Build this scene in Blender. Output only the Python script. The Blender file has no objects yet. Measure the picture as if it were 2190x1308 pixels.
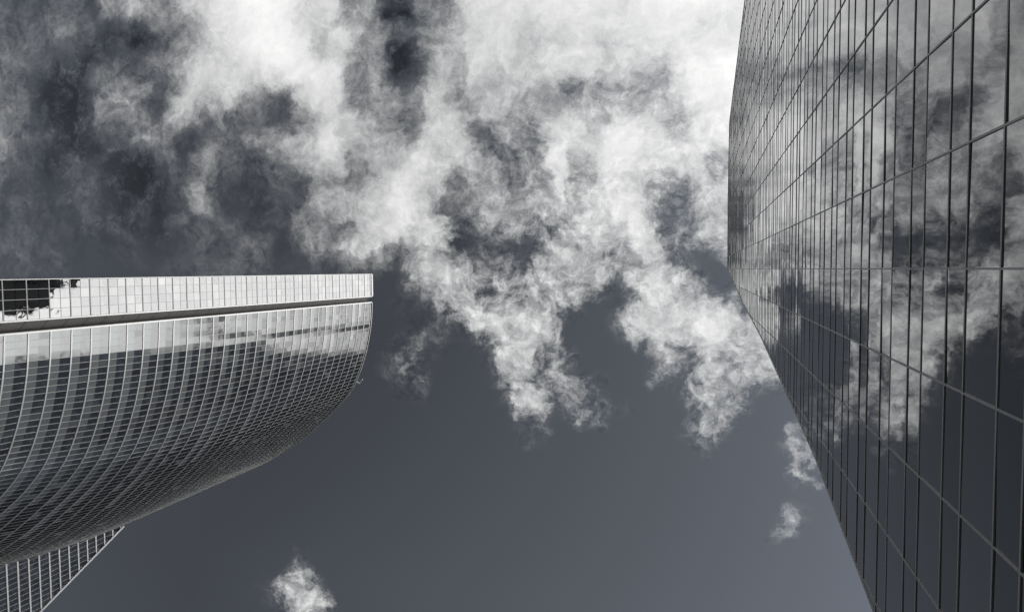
import bpy, math, random
from mathutils import Vector, Matrix

R_ = random.Random(7)
scene = bpy.context.scene
H = 1.7                                   # eye height of the photographer

# ------------------------------------------------------------------ camera
def norm(v):
    return v.normalized()
FPX, WPX = 1460.0, 2190.0
zc = norm(Vector((405.0, -79.0, FPX)))     # straight-up direction seen by the camera (right, down, forward)
yc = norm(Vector((0.008, 1.0, (79.0 - 405.0 * 0.008) / FPX)))
xc = yc.cross(zc)
CR = Vector((xc.x, yc.x, zc.x)); CD = Vector((xc.y, yc.y, zc.y)); CF = Vector((xc.z, yc.z, zc.z))
cam_d = bpy.data.cameras.new("camera")
cam = bpy.data.objects.new("camera", cam_d)
scene.collection.objects.link(cam)
cam_d.sensor_width = 36.0
cam_d.lens = FPX / WPX * 36.0
cam_d.clip_start = 0.05
cam_d.clip_end = 9000.0
m = Matrix((CR, -CD, -CF)).transposed().to_4x4()
m.translation = Vector((0, 0, H))
cam.matrix_world = m
scene.camera = cam
def project(p):
    d = Vector(p) - Vector((0, 0, H))
    f = d.dot(CF)
    if f < 0.01:
        return None
    return (1095 + FPX * d.dot(CR) / f, 654 + FPX * d.dot(CD) / f)

# ------------------------------------------------------------------ sky
SUN = norm(Vector((0.55, -0.58, 0.60)))
SKY_T = [
[332,330,328,326,320,298,276,269,287,306,323,337,352,309,263,391,510,510,624,780,632,527,482,569,700,796,829,863,897,931,953,971,973,955,928,874,825,843,862,737,604,571,552,383,202,222,479,491,471,635,789,832,860,849,848,859,878,901,902,896,873,876,900,924,949,973,980,976,951,925,902,902,902,902,1018,1133,1249,1364,1480,1480,1480,1480,1480,1480,1480,1480,1480,1480,1480,1480,1480,1480,1480,1480,1480,1480,1480,1480,1480,1480,1480,1480,1480,1480,1480,1480,1480,1480,1480,1480,1480,1480,1480],
[348,346,344,342,336,317,298,293,308,324,334,343,353,314,270,389,499,510,630,783,625,526,480,574,704,797,830,864,898,932,954,971,972,954,927,873,825,844,862,734,601,571,552,379,199,223,484,491,471,637,790,832,860,849,848,859,878,901,902,896,873,876,900,924,949,973,980,977,951,925,902,902,902,902,1018,1133,1249,1364,1480,1480,1480,1480,1480,1480,1480,1480,1480,1480,1480,1480,1480,1480,1480,1480,1480,1480,1480,1480,1480,1480,1480,1480,1480,1480,1480,1480,1480,1480,1480,1480,1480,1480,1480],
[353,353,353,353,349,336,320,317,330,343,347,349,352,326,296,353,404,409,483,598,540,492,469,567,699,798,832,865,899,933,954,972,972,954,926,871,826,844,863,731,598,571,551,376,196,224,489,491,473,639,790,832,860,849,848,859,878,901,902,896,873,876,900,924,948,973,980,977,951,925,902,902,902,902,1018,1133,1249,1364,1480,1480,1480,1480,1480,1480,1480,1480,1480,1480,1480,1480,1480,1480,1480,1480,1480,1480,1480,1480,1480,1480,1480,1480,1480,1480,1480,1480,1480,1480,1480,1480,1480,1480,1480],
[353,353,353,353,352,348,342,338,339,343,354,361,353,333,319,310,308,306,303,359,410,426,445,522,617,704,768,827,872,915,946,970,971,953,924,870,826,845,860,728,596,570,551,372,193,225,493,491,475,641,790,833,860,849,848,859,879,901,902,896,873,876,900,924,948,973,980,977,951,926,902,902,902,902,1018,1133,1249,1364,1480,1480,1480,1480,1480,1480,1480,1480,1480,1480,1480,1480,1480,1480,1480,1480,1480,1480,1480,1480,1480,1480,1480,1480,1480,1480,1480,1480,1480,1480,1480,1480,1480,1480,1480],
[356,355,353,353,353,353,353,347,338,330,350,383,355,306,263,239,232,225,198,205,282,344,413,475,532,610,696,775,827,879,923,964,973,959,930,871,825,835,842,704,586,570,551,369,190,226,498,490,477,643,791,833,859,849,849,860,879,901,902,896,873,876,900,924,948,973,980,977,952,926,902,902,902,902,1018,1133,1249,1364,1480,1480,1480,1480,1480,1480,1480,1480,1480,1480,1480,1480,1480,1480,1480,1480,1480,1480,1480,1480,1480,1480,1480,1480,1480,1480,1480,1480,1480,1480,1480,1480,1480,1480,1480],
[372,371,369,368,363,355,350,336,319,304,299,297,290,254,214,205,215,213,185,154,152,209,320,448,542,616,687,753,804,855,905,957,975,966,936,873,822,814,797,609,523,593,551,328,165,218,496,492,482,645,791,834,859,849,849,860,879,901,902,896,873,876,900,924,948,973,980,977,952,926,902,902,902,902,1018,1133,1249,1364,1480,1480,1480,1480,1480,1480,1480,1480,1480,1480,1480,1480,1480,1480,1480,1480,1480,1480,1480,1480,1480,1480,1480,1480,1480,1480,1480,1480,1480,1480,1480,1480,1480,1480,1480],
[388,387,385,384,374,358,344,319,290,263,252,243,233,216,193,214,257,296,276,255,263,305,347,460,569,646,702,755,806,857,901,946,968,972,950,890,829,784,765,578,490,615,552,270,128,206,481,502,503,656,792,834,860,852,847,852,875,901,902,896,873,876,900,924,948,973,980,977,952,926,902,902,902,902,1018,1133,1249,1364,1480,1480,1480,1480,1480,1480,1480,1480,1480,1480,1480,1480,1480,1480,1480,1480,1480,1480,1480,1480,1480,1480,1480,1480,1480,1480,1480,1480,1480,1480,1480,1480,1480,1480,1480],
[392,392,392,392,381,361,340,302,259,220,204,188,179,182,182,232,293,348,327,307,313,349,387,502,617,686,727,768,809,855,892,929,955,972,967,927,857,734,773,837,759,667,570,422,334,296,463,513,531,667,792,834,862,860,843,818,842,880,884,883,869,874,896,920,945,973,980,977,952,926,902,902,902,902,1018,1133,1249,1364,1480,1480,1480,1480,1480,1480,1480,1480,1480,1480,1480,1480,1480,1480,1480,1480,1480,1480,1480,1480,1480,1480,1480,1480,1480,1480,1480,1480,1480,1480,1480,1480,1480,1480,1480],
[392,392,392,392,382,367,350,305,254,205,191,176,170,186,220,276,332,392,379,358,363,392,427,549,671,736,770,800,817,840,860,882,910,939,952,944,892,709,797,791,750,489,570,406,337,342,444,529,597,717,820,844,858,848,824,784,809,858,863,865,864,871,886,903,922,942,939,930,926,916,902,902,902,902,1018,1133,1249,1364,1480,1480,1480,1480,1480,1480,1480,1480,1480,1480,1480,1480,1480,1480,1480,1480,1480,1480,1480,1480,1480,1480,1480,1480,1480,1480,1480,1480,1480,1480,1480,1480,1480,1480,1480],
[392,392,392,392,382,369,355,305,248,196,188,181,189,223,328,367,377,399,451,453,392,360,400,541,704,771,797,819,822,824,827,833,862,899,921,926,906,822,838,731,614,478,535,377,134,196,441,566,676,752,828,849,850,818,784,746,775,823,848,851,812,823,860,882,899,911,895,866,883,895,902,902,902,902,1018,1133,1249,1364,1480,1480,1480,1480,1480,1480,1480,1480,1480,1480,1480,1480,1480,1480,1480,1480,1480,1480,1480,1480,1480,1480,1480,1480,1480,1480,1480,1480,1480,1480,1480,1480,1480,1480,1480],
[405,403,401,399,386,369,354,302,246,195,188,181,190,223,351,453,446,444,484,485,380,315,353,496,717,783,787,797,811,823,803,786,793,813,848,885,906,904,867,673,480,502,493,452,148,172,460,602,683,670,819,804,795,781,756,724,760,823,846,845,777,777,827,856,876,879,874,866,899,917,925,921,917,913,1023,1134,1249,1364,1480,1480,1480,1480,1480,1480,1480,1480,1480,1480,1480,1480,1480,1480,1480,1480,1480,1480,1480,1480,1480,1480,1480,1480,1480,1480,1480,1480,1480,1480,1480,1480,1480,1480,1480],
[427,426,424,422,401,377,354,299,243,195,188,180,189,217,340,510,510,502,464,407,286,306,457,619,727,767,778,784,787,792,738,694,679,677,730,818,871,880,860,722,510,409,528,524,265,236,482,639,690,593,808,751,726,745,748,738,772,823,846,851,804,789,807,811,827,856,876,895,939,966,973,967,961,955,1055,1158,1263,1371,1480,1480,1480,1480,1480,1480,1480,1480,1480,1480,1480,1480,1480,1480,1480,1480,1480,1480,1480,1480,1480,1480,1480,1480,1480,1480,1480,1480,1480,1480,1480,1480,1480,1480,1480],
[444,443,442,441,413,383,352,298,243,197,188,180,186,206,307,510,510,502,469,426,336,302,468,649,704,687,689,715,707,698,602,496,434,390,413,634,819,850,845,728,552,387,537,574,435,392,495,682,712,529,716,719,709,720,730,736,751,755,745,804,813,809,789,754,755,837,895,936,960,975,980,980,980,980,1080,1180,1280,1380,1480,1480,1480,1480,1480,1480,1480,1480,1480,1480,1480,1480,1480,1480,1480,1480,1480,1480,1480,1480,1480,1480,1480,1480,1480,1480,1480,1480,1480,1480,1480,1480,1480,1480,1480],
[460,459,458,457,423,386,350,301,252,212,201,189,190,202,271,420,433,444,446,444,397,315,448,622,658,542,488,527,497,469,428,378,326,273,292,476,679,774,819,730,622,485,455,536,516,534,611,725,703,557,629,709,713,708,702,703,688,558,335,459,465,657,610,642,646,808,895,962,974,980,980,980,980,980,1080,1180,1280,1380,1480,1480,1480,1480,1480,1480,1480,1480,1480,1480,1480,1480,1480,1480,1480,1480,1480,1480,1480,1480,1480,1480,1480,1480,1480,1480,1480,1480,1480,1480,1480,1480,1480,1480,1480],
[471,471,471,471,430,389,348,305,262,227,213,198,194,198,226,291,311,342,398,456,465,392,435,493,487,396,367,424,396,369,363,351,315,268,291,381,518,669,785,779,733,547,467,463,435,469,642,733,734,652,618,679,721,703,657,601,633,678,636,559,496,650,612,603,614,784,879,959,973,980,980,980,980,980,1080,1180,1280,1380,1480,1480,1480,1480,1480,1480,1480,1480,1480,1480,1480,1480,1480,1480,1480,1480,1480,1480,1480,1480,1480,1480,1480,1480,1480,1480,1480,1480,1480,1480,1480,1480,1480,1480,1480],
[467,469,471,469,416,364,316,281,245,219,210,200,198,201,203,212,223,262,351,460,524,470,412,361,314,252,258,346,340,340,381,417,421,416,448,515,618,746,831,804,758,609,520,475,433,453,671,740,784,760,687,590,705,658,552,523,690,779,751,694,688,758,755,691,706,762,867,938,942,957,980,980,980,980,1080,1180,1280,1380,1480,1480,1480,1480,1480,1480,1480,1480,1480,1480,1480,1480,1480,1480,1480,1480,1480,1480,1480,1480,1480,1480,1480,1480,1480,1480,1480,1480,1480,1480,1480,1480,1480,1480,1480],
[436,438,440,437,389,340,294,260,226,206,206,204,211,220,228,222,217,235,289,350,339,374,384,323,239,280,326,370,354,331,344,416,475,526,579,635,716,821,879,825,766,672,593,549,512,538,733,778,800,754,660,494,558,589,491,493,712,845,792,774,845,873,870,824,753,638,829,879,922,954,980,980,980,980,1080,1180,1280,1380,1480,1480,1480,1480,1480,1480,1480,1480,1480,1480,1480,1480,1480,1480,1480,1480,1480,1480,1480,1480,1480,1480,1480,1480,1480,1480,1480,1480,1480,1480,1480,1480,1480,1480,1480],
[391,394,396,393,357,319,282,253,222,210,218,225,239,258,274,251,228,211,206,207,224,258,331,395,246,344,434,417,390,337,258,288,379,473,543,600,674,770,859,833,715,663,625,606,594,648,786,778,786,749,642,398,400,518,442,484,712,886,821,798,881,915,912,866,782,667,833,881,900,930,967,970,971,973,1076,1178,1279,1380,1480,1480,1480,1480,1480,1480,1480,1480,1480,1480,1480,1480,1480,1480,1480,1480,1480,1480,1480,1480,1480,1480,1480,1480,1480,1480,1480,1480,1480,1480,1480,1480,1480,1480,1480],
[344,346,349,346,323,299,276,258,239,239,257,273,280,286,289,256,224,202,190,177,193,213,291,400,286,389,460,397,360,326,275,220,306,402,483,556,649,760,801,703,571,587,676,695,715,769,812,732,715,745,710,463,418,494,417,391,657,913,806,816,891,931,940,898,817,719,845,900,877,893,944,947,949,950,1058,1164,1270,1375,1480,1480,1480,1480,1480,1480,1480,1480,1480,1480,1480,1480,1480,1480,1480,1480,1480,1480,1480,1480,1480,1480,1480,1480,1480,1480,1480,1480,1480,1480,1480,1480,1480,1480,1480],
[308,309,310,307,296,284,273,265,258,270,296,322,320,314,303,261,219,195,186,177,188,200,255,339,340,445,439,356,313,279,254,227,298,374,402,418,542,668,690,553,482,563,726,775,817,820,819,793,764,735,711,642,455,465,475,420,646,911,682,748,844,891,908,886,863,863,876,894,819,825,903,909,912,915,1030,1144,1257,1369,1480,1480,1480,1480,1480,1480,1480,1480,1480,1480,1480,1480,1480,1480,1480,1480,1480,1480,1480,1480,1480,1480,1480,1480,1480,1480,1480,1480,1480,1480,1480,1480,1480,1480,1480],
[293,293,294,294,294,293,286,273,260,271,297,323,320,313,300,260,219,198,191,185,189,194,230,299,379,486,418,322,272,236,235,235,289,344,318,269,424,555,564,415,442,586,747,801,843,832,814,765,689,581,617,634,533,433,490,519,678,860,598,684,803,849,845,838,822,809,842,839,541,795,859,865,868,870,994,1117,1239,1360,1480,1480,1480,1480,1480,1480,1480,1480,1480,1480,1480,1480,1480,1480,1480,1480,1480,1480,1480,1480,1480,1480,1480,1480,1480,1480,1480,1480,1480,1480,1480,1480,1480,1480,1480],
[277,278,278,283,293,303,299,280,261,270,293,316,312,305,291,258,223,208,205,202,199,197,228,289,367,479,419,328,284,251,243,236,263,292,285,266,422,546,556,441,486,630,766,819,860,848,810,733,597,440,534,627,609,397,497,626,714,792,562,666,782,821,804,773,700,611,745,784,677,796,838,842,843,844,972,1100,1227,1354,1480,1480,1480,1480,1480,1480,1480,1480,1480,1480,1480,1480,1480,1480,1480,1480,1480,1480,1480,1480,1480,1480,1480,1480,1480,1480,1480,1480,1480,1480,1480,1480,1480,1480,1480],
[261,262,262,268,283,297,294,277,260,261,271,283,281,278,270,248,224,216,216,215,208,201,230,282,355,472,421,334,296,266,250,235,234,235,266,306,462,585,617,577,594,692,784,827,865,874,810,687,442,389,519,619,628,498,583,670,702,748,630,711,799,831,821,735,617,458,672,741,767,789,813,816,818,820,954,1086,1218,1349,1480,1480,1480,1480,1480,1480,1480,1480,1480,1480,1480,1480,1480,1480,1480,1480,1480,1480,1480,1480,1480,1480,1480,1480,1480,1480,1480,1480,1480,1480,1480,1480,1480,1480,1480],
[273,272,271,276,286,296,294,282,269,258,249,239,238,236,233,227,220,217,217,216,216,215,281,342,313,298,271,298,348,315,272,236,245,252,337,432,497,575,656,624,631,731,802,839,869,874,801,670,353,352,500,605,647,604,675,704,682,713,734,783,835,866,881,721,575,368,637,726,752,761,770,773,774,776,918,1060,1200,1341,1480,1480,1480,1480,1480,1480,1480,1480,1480,1480,1480,1480,1480,1480,1480,1480,1480,1480,1480,1480,1480,1480,1480,1480,1480,1480,1480,1480,1480,1480,1480,1480,1480,1480,1480],
[299,299,298,302,310,317,314,304,296,283,269,255,248,240,235,235,234,234,233,233,232,232,257,290,301,315,316,307,320,315,292,260,266,273,382,480,502,548,566,567,637,748,819,852,866,820,777,750,563,384,432,499,656,663,577,538,522,542,678,792,820,857,898,772,542,328,529,711,725,726,727,729,730,732,883,1033,1182,1332,1480,1480,1480,1480,1480,1480,1480,1480,1480,1480,1480,1480,1480,1480,1480,1480,1480,1480,1480,1480,1480,1480,1480,1480,1480,1480,1480,1480,1480,1480,1480,1480,1480,1480,1480],
[313,313,313,321,335,348,337,317,297,287,279,271,264,256,251,251,251,255,260,264,263,263,267,275,291,335,351,303,315,351,357,315,289,268,341,435,532,542,485,584,714,770,798,790,798,783,759,723,631,398,320,344,406,337,560,458,378,643,740,779,764,808,893,854,493,362,474,709,730,722,707,706,706,706,861,1016,1170,1325,1480,1480,1480,1480,1480,1480,1480,1480,1480,1480,1480,1480,1480,1480,1480,1480,1480,1480,1480,1480,1480,1480,1480,1480,1480,1480,1480,1480,1480,1480,1480,1480,1480,1480,1480],
[297,297,298,306,320,334,320,295,297,329,305,274,272,269,270,275,279,288,293,283,275,275,278,282,291,316,324,311,349,389,399,350,305,266,290,373,501,488,511,625,699,696,664,557,588,656,695,675,594,337,287,399,406,293,321,414,518,677,704,621,673,622,739,847,582,392,437,428,517,642,700,706,706,706,861,1016,1170,1325,1480,1480,1480,1480,1480,1480,1480,1480,1480,1480,1480,1480,1480,1480,1480,1480,1480,1480,1480,1480,1480,1480,1480,1480,1480,1480,1480,1480,1480,1480,1480,1480,1480,1480,1480],
[307,306,306,311,318,326,321,311,318,328,301,275,275,275,276,280,284,291,292,284,281,286,294,303,311,315,319,346,377,397,398,341,308,282,286,292,327,375,357,451,508,460,464,321,437,587,704,713,610,459,323,322,452,419,287,342,536,741,698,639,563,458,652,793,732,393,363,284,316,538,635,647,648,650,817,984,1150,1315,1480,1480,1480,1480,1480,1480,1480,1480,1480,1480,1480,1480,1480,1480,1480,1480,1480,1480,1480,1480,1480,1480,1480,1480,1480,1480,1480,1480,1480,1480,1480,1480,1480,1480,1480],
[297,297,298,299,302,304,306,309,311,298,285,275,275,275,275,275,275,275,275,277,285,294,302,311,320,330,339,349,359,376,385,320,299,290,291,292,304,320,331,338,342,342,326,278,349,509,682,765,711,611,531,479,562,455,371,518,641,666,510,657,672,513,517,701,751,484,383,298,276,433,549,560,561,562,746,930,1114,1297,1480,1480,1480,1480,1480,1480,1480,1480,1480,1480,1480,1480,1480,1480,1480,1480,1480,1480,1480,1480,1480,1480,1480,1480,1480,1480,1480,1480,1480,1480,1480,1480,1480,1480,1480],
[275,275,275,275,275,275,275,275,275,275,275,275,275,275,275,275,275,275,275,275,275,275,275,275,275,275,275,275,275,275,275,275,275,275,275,283,287,291,291,286,275,275,275,275,336,513,610,763,708,634,571,528,518,538,588,653,623,586,630,705,693,321,515,783,817,652,575,409,279,275,428,451,450,449,588,794,1000,1206,1413,1480,1480,1480,1480,1480,1480,1480,1480,1480,1480,1480,1480,1480,1480,1480,1480,1480,1480,1480,1480,1480,1480,1480,1480,1480,1480,1480,1480,1480,1480,1480,1480,1480,1480],
[275,275,275,275,275,275,275,275,275,275,275,275,275,275,275,275,275,275,275,275,275,275,275,275,275,275,275,275,275,275,275,275,275,275,275,275,275,283,283,275,275,275,275,275,318,411,476,595,712,675,609,567,547,545,581,634,540,591,582,498,471,305,418,716,793,706,647,543,456,387,364,375,373,371,440,661,882,1105,1328,1480,1480,1480,1480,1480,1480,1480,1480,1480,1480,1480,1480,1480,1480,1480,1480,1480,1480,1480,1480,1480,1480,1480,1480,1480,1480,1480,1480,1480,1480,1480,1480,1480,1480],
[275,275,275,275,275,275,275,275,275,275,275,275,275,275,275,275,275,275,275,275,275,275,275,275,275,275,275,275,275,275,275,275,275,275,275,275,275,275,275,275,275,275,275,288,298,308,343,426,716,712,648,608,578,556,578,619,470,586,517,296,275,298,348,666,775,762,730,691,641,540,388,377,378,379,380,593,814,1034,1253,1472,1480,1480,1480,1480,1480,1480,1480,1480,1480,1480,1480,1480,1480,1480,1480,1480,1480,1480,1480,1480,1480,1480,1480,1480,1480,1480,1480,1480,1480,1480,1480,1480,1480],
[275,275,275,275,275,275,275,275,275,275,275,275,275,275,275,275,275,275,275,275,275,275,275,275,275,275,275,275,275,275,275,275,275,275,275,275,275,275,275,275,275,275,275,275,287,292,304,328,355,588,683,705,694,672,664,663,603,423,275,275,275,360,537,759,817,836,860,899,863,807,761,709,705,705,705,799,954,1109,1264,1419,1480,1480,1480,1480,1480,1480,1480,1480,1480,1480,1480,1480,1480,1480,1480,1480,1480,1480,1480,1480,1480,1480,1480,1480,1480,1480,1480,1480,1480,1480,1480,1480,1480],
[275,275,275,275,275,275,275,275,275,275,275,275,275,275,275,275,275,275,275,275,275,275,275,275,275,275,275,275,275,275,275,275,275,275,275,275,275,275,275,275,275,275,275,275,286,291,304,332,361,410,716,762,758,718,692,669,657,311,275,275,275,322,568,732,815,752,750,868,897,803,718,738,750,750,750,788,934,1080,1225,1371,1480,1480,1480,1480,1480,1480,1480,1480,1480,1480,1480,1480,1480,1480,1480,1480,1480,1480,1480,1480,1480,1480,1480,1480,1480,1480,1480,1480,1480,1480,1480,1480,1480],
[275,275,275,275,275,275,275,275,275,275,275,275,275,275,275,275,275,275,275,275,275,275,275,275,275,275,275,275,275,275,275,275,275,275,275,275,275,275,275,275,275,275,275,292,305,336,359,342,307,304,383,537,715,781,782,706,596,355,275,275,275,275,320,457,576,552,511,735,832,729,621,714,775,774,773,773,899,1040,1182,1323,1465,1480,1480,1480,1480,1480,1480,1480,1480,1480,1480,1480,1480,1480,1480,1480,1480,1480,1480,1480,1480,1480,1480,1480,1480,1480,1480,1480,1480,1480,1480,1480,1480],
[275,275,275,275,275,275,275,275,275,275,275,275,275,275,275,275,275,275,275,275,275,275,275,275,275,275,275,275,275,275,275,275,275,275,275,275,275,275,275,275,275,275,287,313,339,377,343,306,284,276,307,350,535,759,781,590,505,505,339,275,275,275,275,335,417,592,435,583,736,641,560,691,753,752,750,748,825,971,1117,1264,1412,1480,1480,1480,1480,1480,1480,1480,1480,1480,1480,1480,1480,1480,1480,1480,1480,1480,1480,1480,1480,1480,1480,1480,1480,1480,1480,1480,1480,1480,1480,1480,1480],
[275,275,275,275,275,275,275,275,275,275,275,275,275,275,275,275,275,275,275,275,275,275,275,275,275,275,275,275,275,275,275,275,275,275,275,275,275,275,275,275,275,275,294,335,376,389,337,280,275,275,280,303,572,768,759,554,347,533,484,275,275,275,275,293,426,463,378,517,688,641,540,641,663,656,649,642,666,829,995,1165,1337,1480,1480,1480,1480,1480,1480,1480,1480,1480,1480,1480,1480,1480,1480,1480,1480,1480,1480,1480,1480,1480,1480,1480,1480,1480,1480,1480,1480,1480,1480,1480,1480],
[275,275,275,275,275,275,275,275,275,275,275,275,275,275,275,275,275,275,275,275,275,275,275,275,275,275,275,275,275,275,275,275,275,275,275,275,275,275,275,275,275,275,292,328,365,403,342,275,275,275,283,295,513,726,703,499,380,487,495,367,308,275,275,299,418,343,402,594,668,644,493,473,483,463,445,430,415,578,784,996,1215,1441,1480,1480,1480,1480,1480,1480,1480,1480,1480,1480,1480,1480,1480,1480,1480,1480,1480,1480,1480,1480,1480,1480,1480,1480,1480,1480,1480,1480,1480,1480,1480],
[275,275,275,275,275,275,275,275,275,275,275,275,275,275,275,275,275,275,275,275,275,275,275,275,275,275,275,275,275,275,275,275,275,275,275,275,275,275,275,275,275,275,275,298,323,405,336,275,275,279,281,284,410,597,687,602,497,469,491,362,310,275,275,275,280,277,411,625,620,540,421,289,275,275,275,275,275,388,629,870,1111,1352,1479,1479,1479,1479,1479,1479,1479,1480,1480,1480,1480,1480,1480,1480,1480,1480,1480,1480,1480,1480,1480,1480,1480,1480,1480,1480,1480,1480,1480,1480,1480],
[275,275,275,275,275,275,275,275,275,275,275,275,275,275,275,275,275,275,275,275,275,275,275,275,275,275,275,275,275,275,275,275,275,275,275,275,275,275,275,275,275,275,275,298,325,354,302,275,275,275,275,275,293,414,703,768,615,447,488,360,338,275,275,275,275,275,356,552,607,481,421,275,275,275,275,275,275,302,543,781,1017,1247,1444,1432,1422,1418,1420,1429,1441,1453,1463,1470,1474,1479,1479,1479,1476,1465,1457,1470,1479,1480,1480,1480,1480,1480,1480,1480,1480,1480,1480,1480,1480],
[275,275,275,275,275,275,275,275,275,275,275,275,275,275,275,275,275,275,275,275,275,275,275,275,275,275,275,275,275,275,275,275,275,275,275,275,275,275,275,275,275,275,275,289,303,306,275,275,275,275,275,275,295,379,768,779,579,350,502,412,427,302,310,275,275,275,350,520,591,460,275,275,275,275,275,275,275,275,437,630,791,916,1007,973,926,907,918,959,1025,1106,1191,1268,1330,1416,1437,1423,1355,1230,1232,1389,1464,1478,1480,1480,1480,1480,1480,1480,1480,1480,1480,1480,1480],
[275,275,275,275,275,275,275,275,275,275,275,275,275,275,275,275,275,275,275,275,275,275,275,275,275,275,275,275,275,275,275,275,275,275,275,275,275,275,275,275,275,275,275,275,275,275,275,275,275,275,275,275,275,333,523,502,345,284,452,361,399,275,275,275,275,275,379,511,538,344,275,275,275,371,461,275,275,275,307,357,374,376,382,392,397,401,398,393,394,414,464,544,648,898,1005,932,720,620,936,1308,1442,1473,1479,1480,1480,1480,1480,1480,1480,1480,1480,1480,1480],
[275,275,275,275,275,275,275,275,275,275,275,275,275,275,275,275,275,275,275,275,275,275,275,275,275,275,275,275,275,275,275,275,275,275,275,275,275,275,275,275,275,275,275,275,275,275,275,275,275,275,275,275,275,281,362,387,335,278,283,275,275,275,275,275,275,275,316,451,445,275,275,275,275,457,583,320,275,275,277,344,457,614,804,1001,1046,1063,1053,1015,949,857,748,634,533,403,394,404,531,870,1233,1413,1462,1475,1479,1480,1480,1480,1480,1480,1480,1480,1480,1480,1480],
[275,275,275,275,275,275,275,275,275,275,275,275,275,275,275,275,275,275,275,275,275,275,275,275,275,275,275,275,275,275,275,275,275,275,275,275,275,275,275,275,275,275,275,275,275,275,275,275,275,275,275,275,275,275,275,295,286,275,275,275,275,275,275,275,275,275,275,382,293,275,275,275,275,410,610,426,275,275,275,418,642,880,1122,1365,1444,1447,1445,1439,1427,1405,1372,1323,1259,1071,971,1044,1224,1377,1444,1470,1477,1479,1479,1480,1480,1480,1480,1480,1480,1480,1480,1480,1480],
[275,275,275,275,275,275,275,275,275,275,275,275,275,275,275,275,275,275,275,275,275,275,275,275,275,275,275,275,275,275,275,275,275,275,275,275,275,275,275,275,275,275,275,275,275,275,275,275,275,275,275,275,275,275,275,275,275,275,275,275,275,275,275,275,275,275,275,275,275,275,275,275,275,280,560,421,275,275,275,355,596,837,1078,1319,1479,1479,1479,1479,1479,1478,1477,1474,1469,1448,1430,1426,1399,1411,1423,1461,1474,1478,1479,1480,1480,1480,1480,1480,1480,1480,1480,1480,1480],
[275,275,275,275,275,275,275,275,275,275,275,275,275,275,275,275,275,275,275,275,275,275,275,275,275,275,275,275,275,275,275,275,275,275,275,275,275,275,275,275,275,275,275,275,275,275,275,275,275,275,275,275,275,275,275,275,275,275,275,275,275,275,275,275,275,275,275,275,275,275,275,275,275,275,343,275,275,275,275,275,511,752,993,1234,1475,1480,1480,1480,1480,1480,1480,1480,1480,1479,1476,1400,1225,1230,1263,1401,1454,1470,1475,1478,1479,1480,1480,1480,1480,1480,1480,1480,1480],
[275,275,275,275,275,275,275,275,275,275,275,275,275,275,275,275,275,275,275,275,275,275,275,275,275,275,275,275,275,275,275,275,275,275,275,275,275,275,275,275,275,275,275,275,275,275,275,275,275,275,275,275,275,275,275,275,275,275,275,275,275,275,275,275,275,275,275,275,275,275,275,275,275,275,275,275,275,275,275,275,425,666,907,1148,1389,1479,1479,1479,1479,1479,1478,1478,1478,1478,1465,1191,810,819,874,1193,1374,1436,1460,1471,1477,1479,1480,1480,1480,1480,1480,1480,1480],
[275,275,275,275,275,275,275,275,275,275,275,275,275,275,275,275,275,275,275,275,275,275,275,275,275,275,275,275,275,275,275,275,275,275,275,275,275,275,275,275,275,275,275,275,275,275,275,275,275,275,275,275,275,275,275,275,275,275,275,275,275,275,275,275,275,275,275,275,275,275,275,275,275,307,329,275,275,275,275,275,339,580,821,1061,1301,1477,1476,1475,1474,1474,1473,1473,1473,1470,1415,761,419,424,458,763,1117,1306,1396,1442,1466,1476,1479,1480,1480,1480,1480,1480,1480],
[275,275,275,275,275,275,275,275,275,275,275,275,275,275,275,275,275,275,275,275,275,275,275,275,275,275,275,275,275,275,275,275,275,275,275,275,275,275,275,275,275,275,275,275,275,275,275,275,275,275,275,275,275,275,275,275,275,275,275,275,275,275,275,275,275,275,275,275,275,275,275,275,275,499,314,275,275,275,275,275,275,494,733,972,1209,1445,1463,1459,1456,1453,1451,1450,1449,1437,1237,392,257,259,269,393,666,957,1178,1328,1420,1462,1476,1479,1480,1480,1480,1480,1480],
[275,275,275,275,275,275,275,275,275,275,275,275,275,275,275,275,275,275,275,275,275,275,275,275,275,275,275,275,275,275,275,275,275,275,275,275,275,275,275,275,275,275,275,275,275,275,275,275,275,275,275,275,275,275,275,275,275,275,275,275,275,275,275,275,275,275,275,275,275,275,275,275,323,435,275,275,275,275,275,275,275,406,642,873,1100,1320,1407,1393,1379,1368,1360,1356,1353,1308,830,249,213,214,216,250,347,516,742,1004,1250,1406,1464,1478,1480,1480,1480,1480,1480],
[275,275,275,275,275,275,275,275,275,275,275,275,275,275,275,275,275,275,275,275,275,275,275,275,275,275,275,275,275,275,275,275,275,275,275,275,275,275,275,275,275,275,275,275,275,275,275,275,275,275,275,275,275,275,275,275,275,275,275,275,275,275,275,275,275,275,275,275,275,275,275,275,275,275,275,275,275,275,275,275,275,320,538,744,932,1100,1212,1167,1129,1100,1080,1069,1061,961,431,212,204,204,204,212,237,289,383,554,852,1208,1414,1470,1479,1480,1480,1480,1480],
[275,275,275,275,275,275,275,275,275,275,275,275,275,275,275,275,275,275,275,275,275,275,275,275,275,275,275,275,275,275,275,275,275,275,275,275,275,275,275,275,275,275,275,275,275,275,275,275,275,275,275,275,275,275,275,275,275,275,275,275,275,275,275,275,275,275,275,275,275,275,275,275,275,275,275,275,275,275,275,275,275,275,416,554,657,728,774,728,681,647,627,615,608,520,261,211,233,218,202,203,208,221,247,302,444,784,1232,1436,1475,1479,1480,1480,1480],
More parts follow.
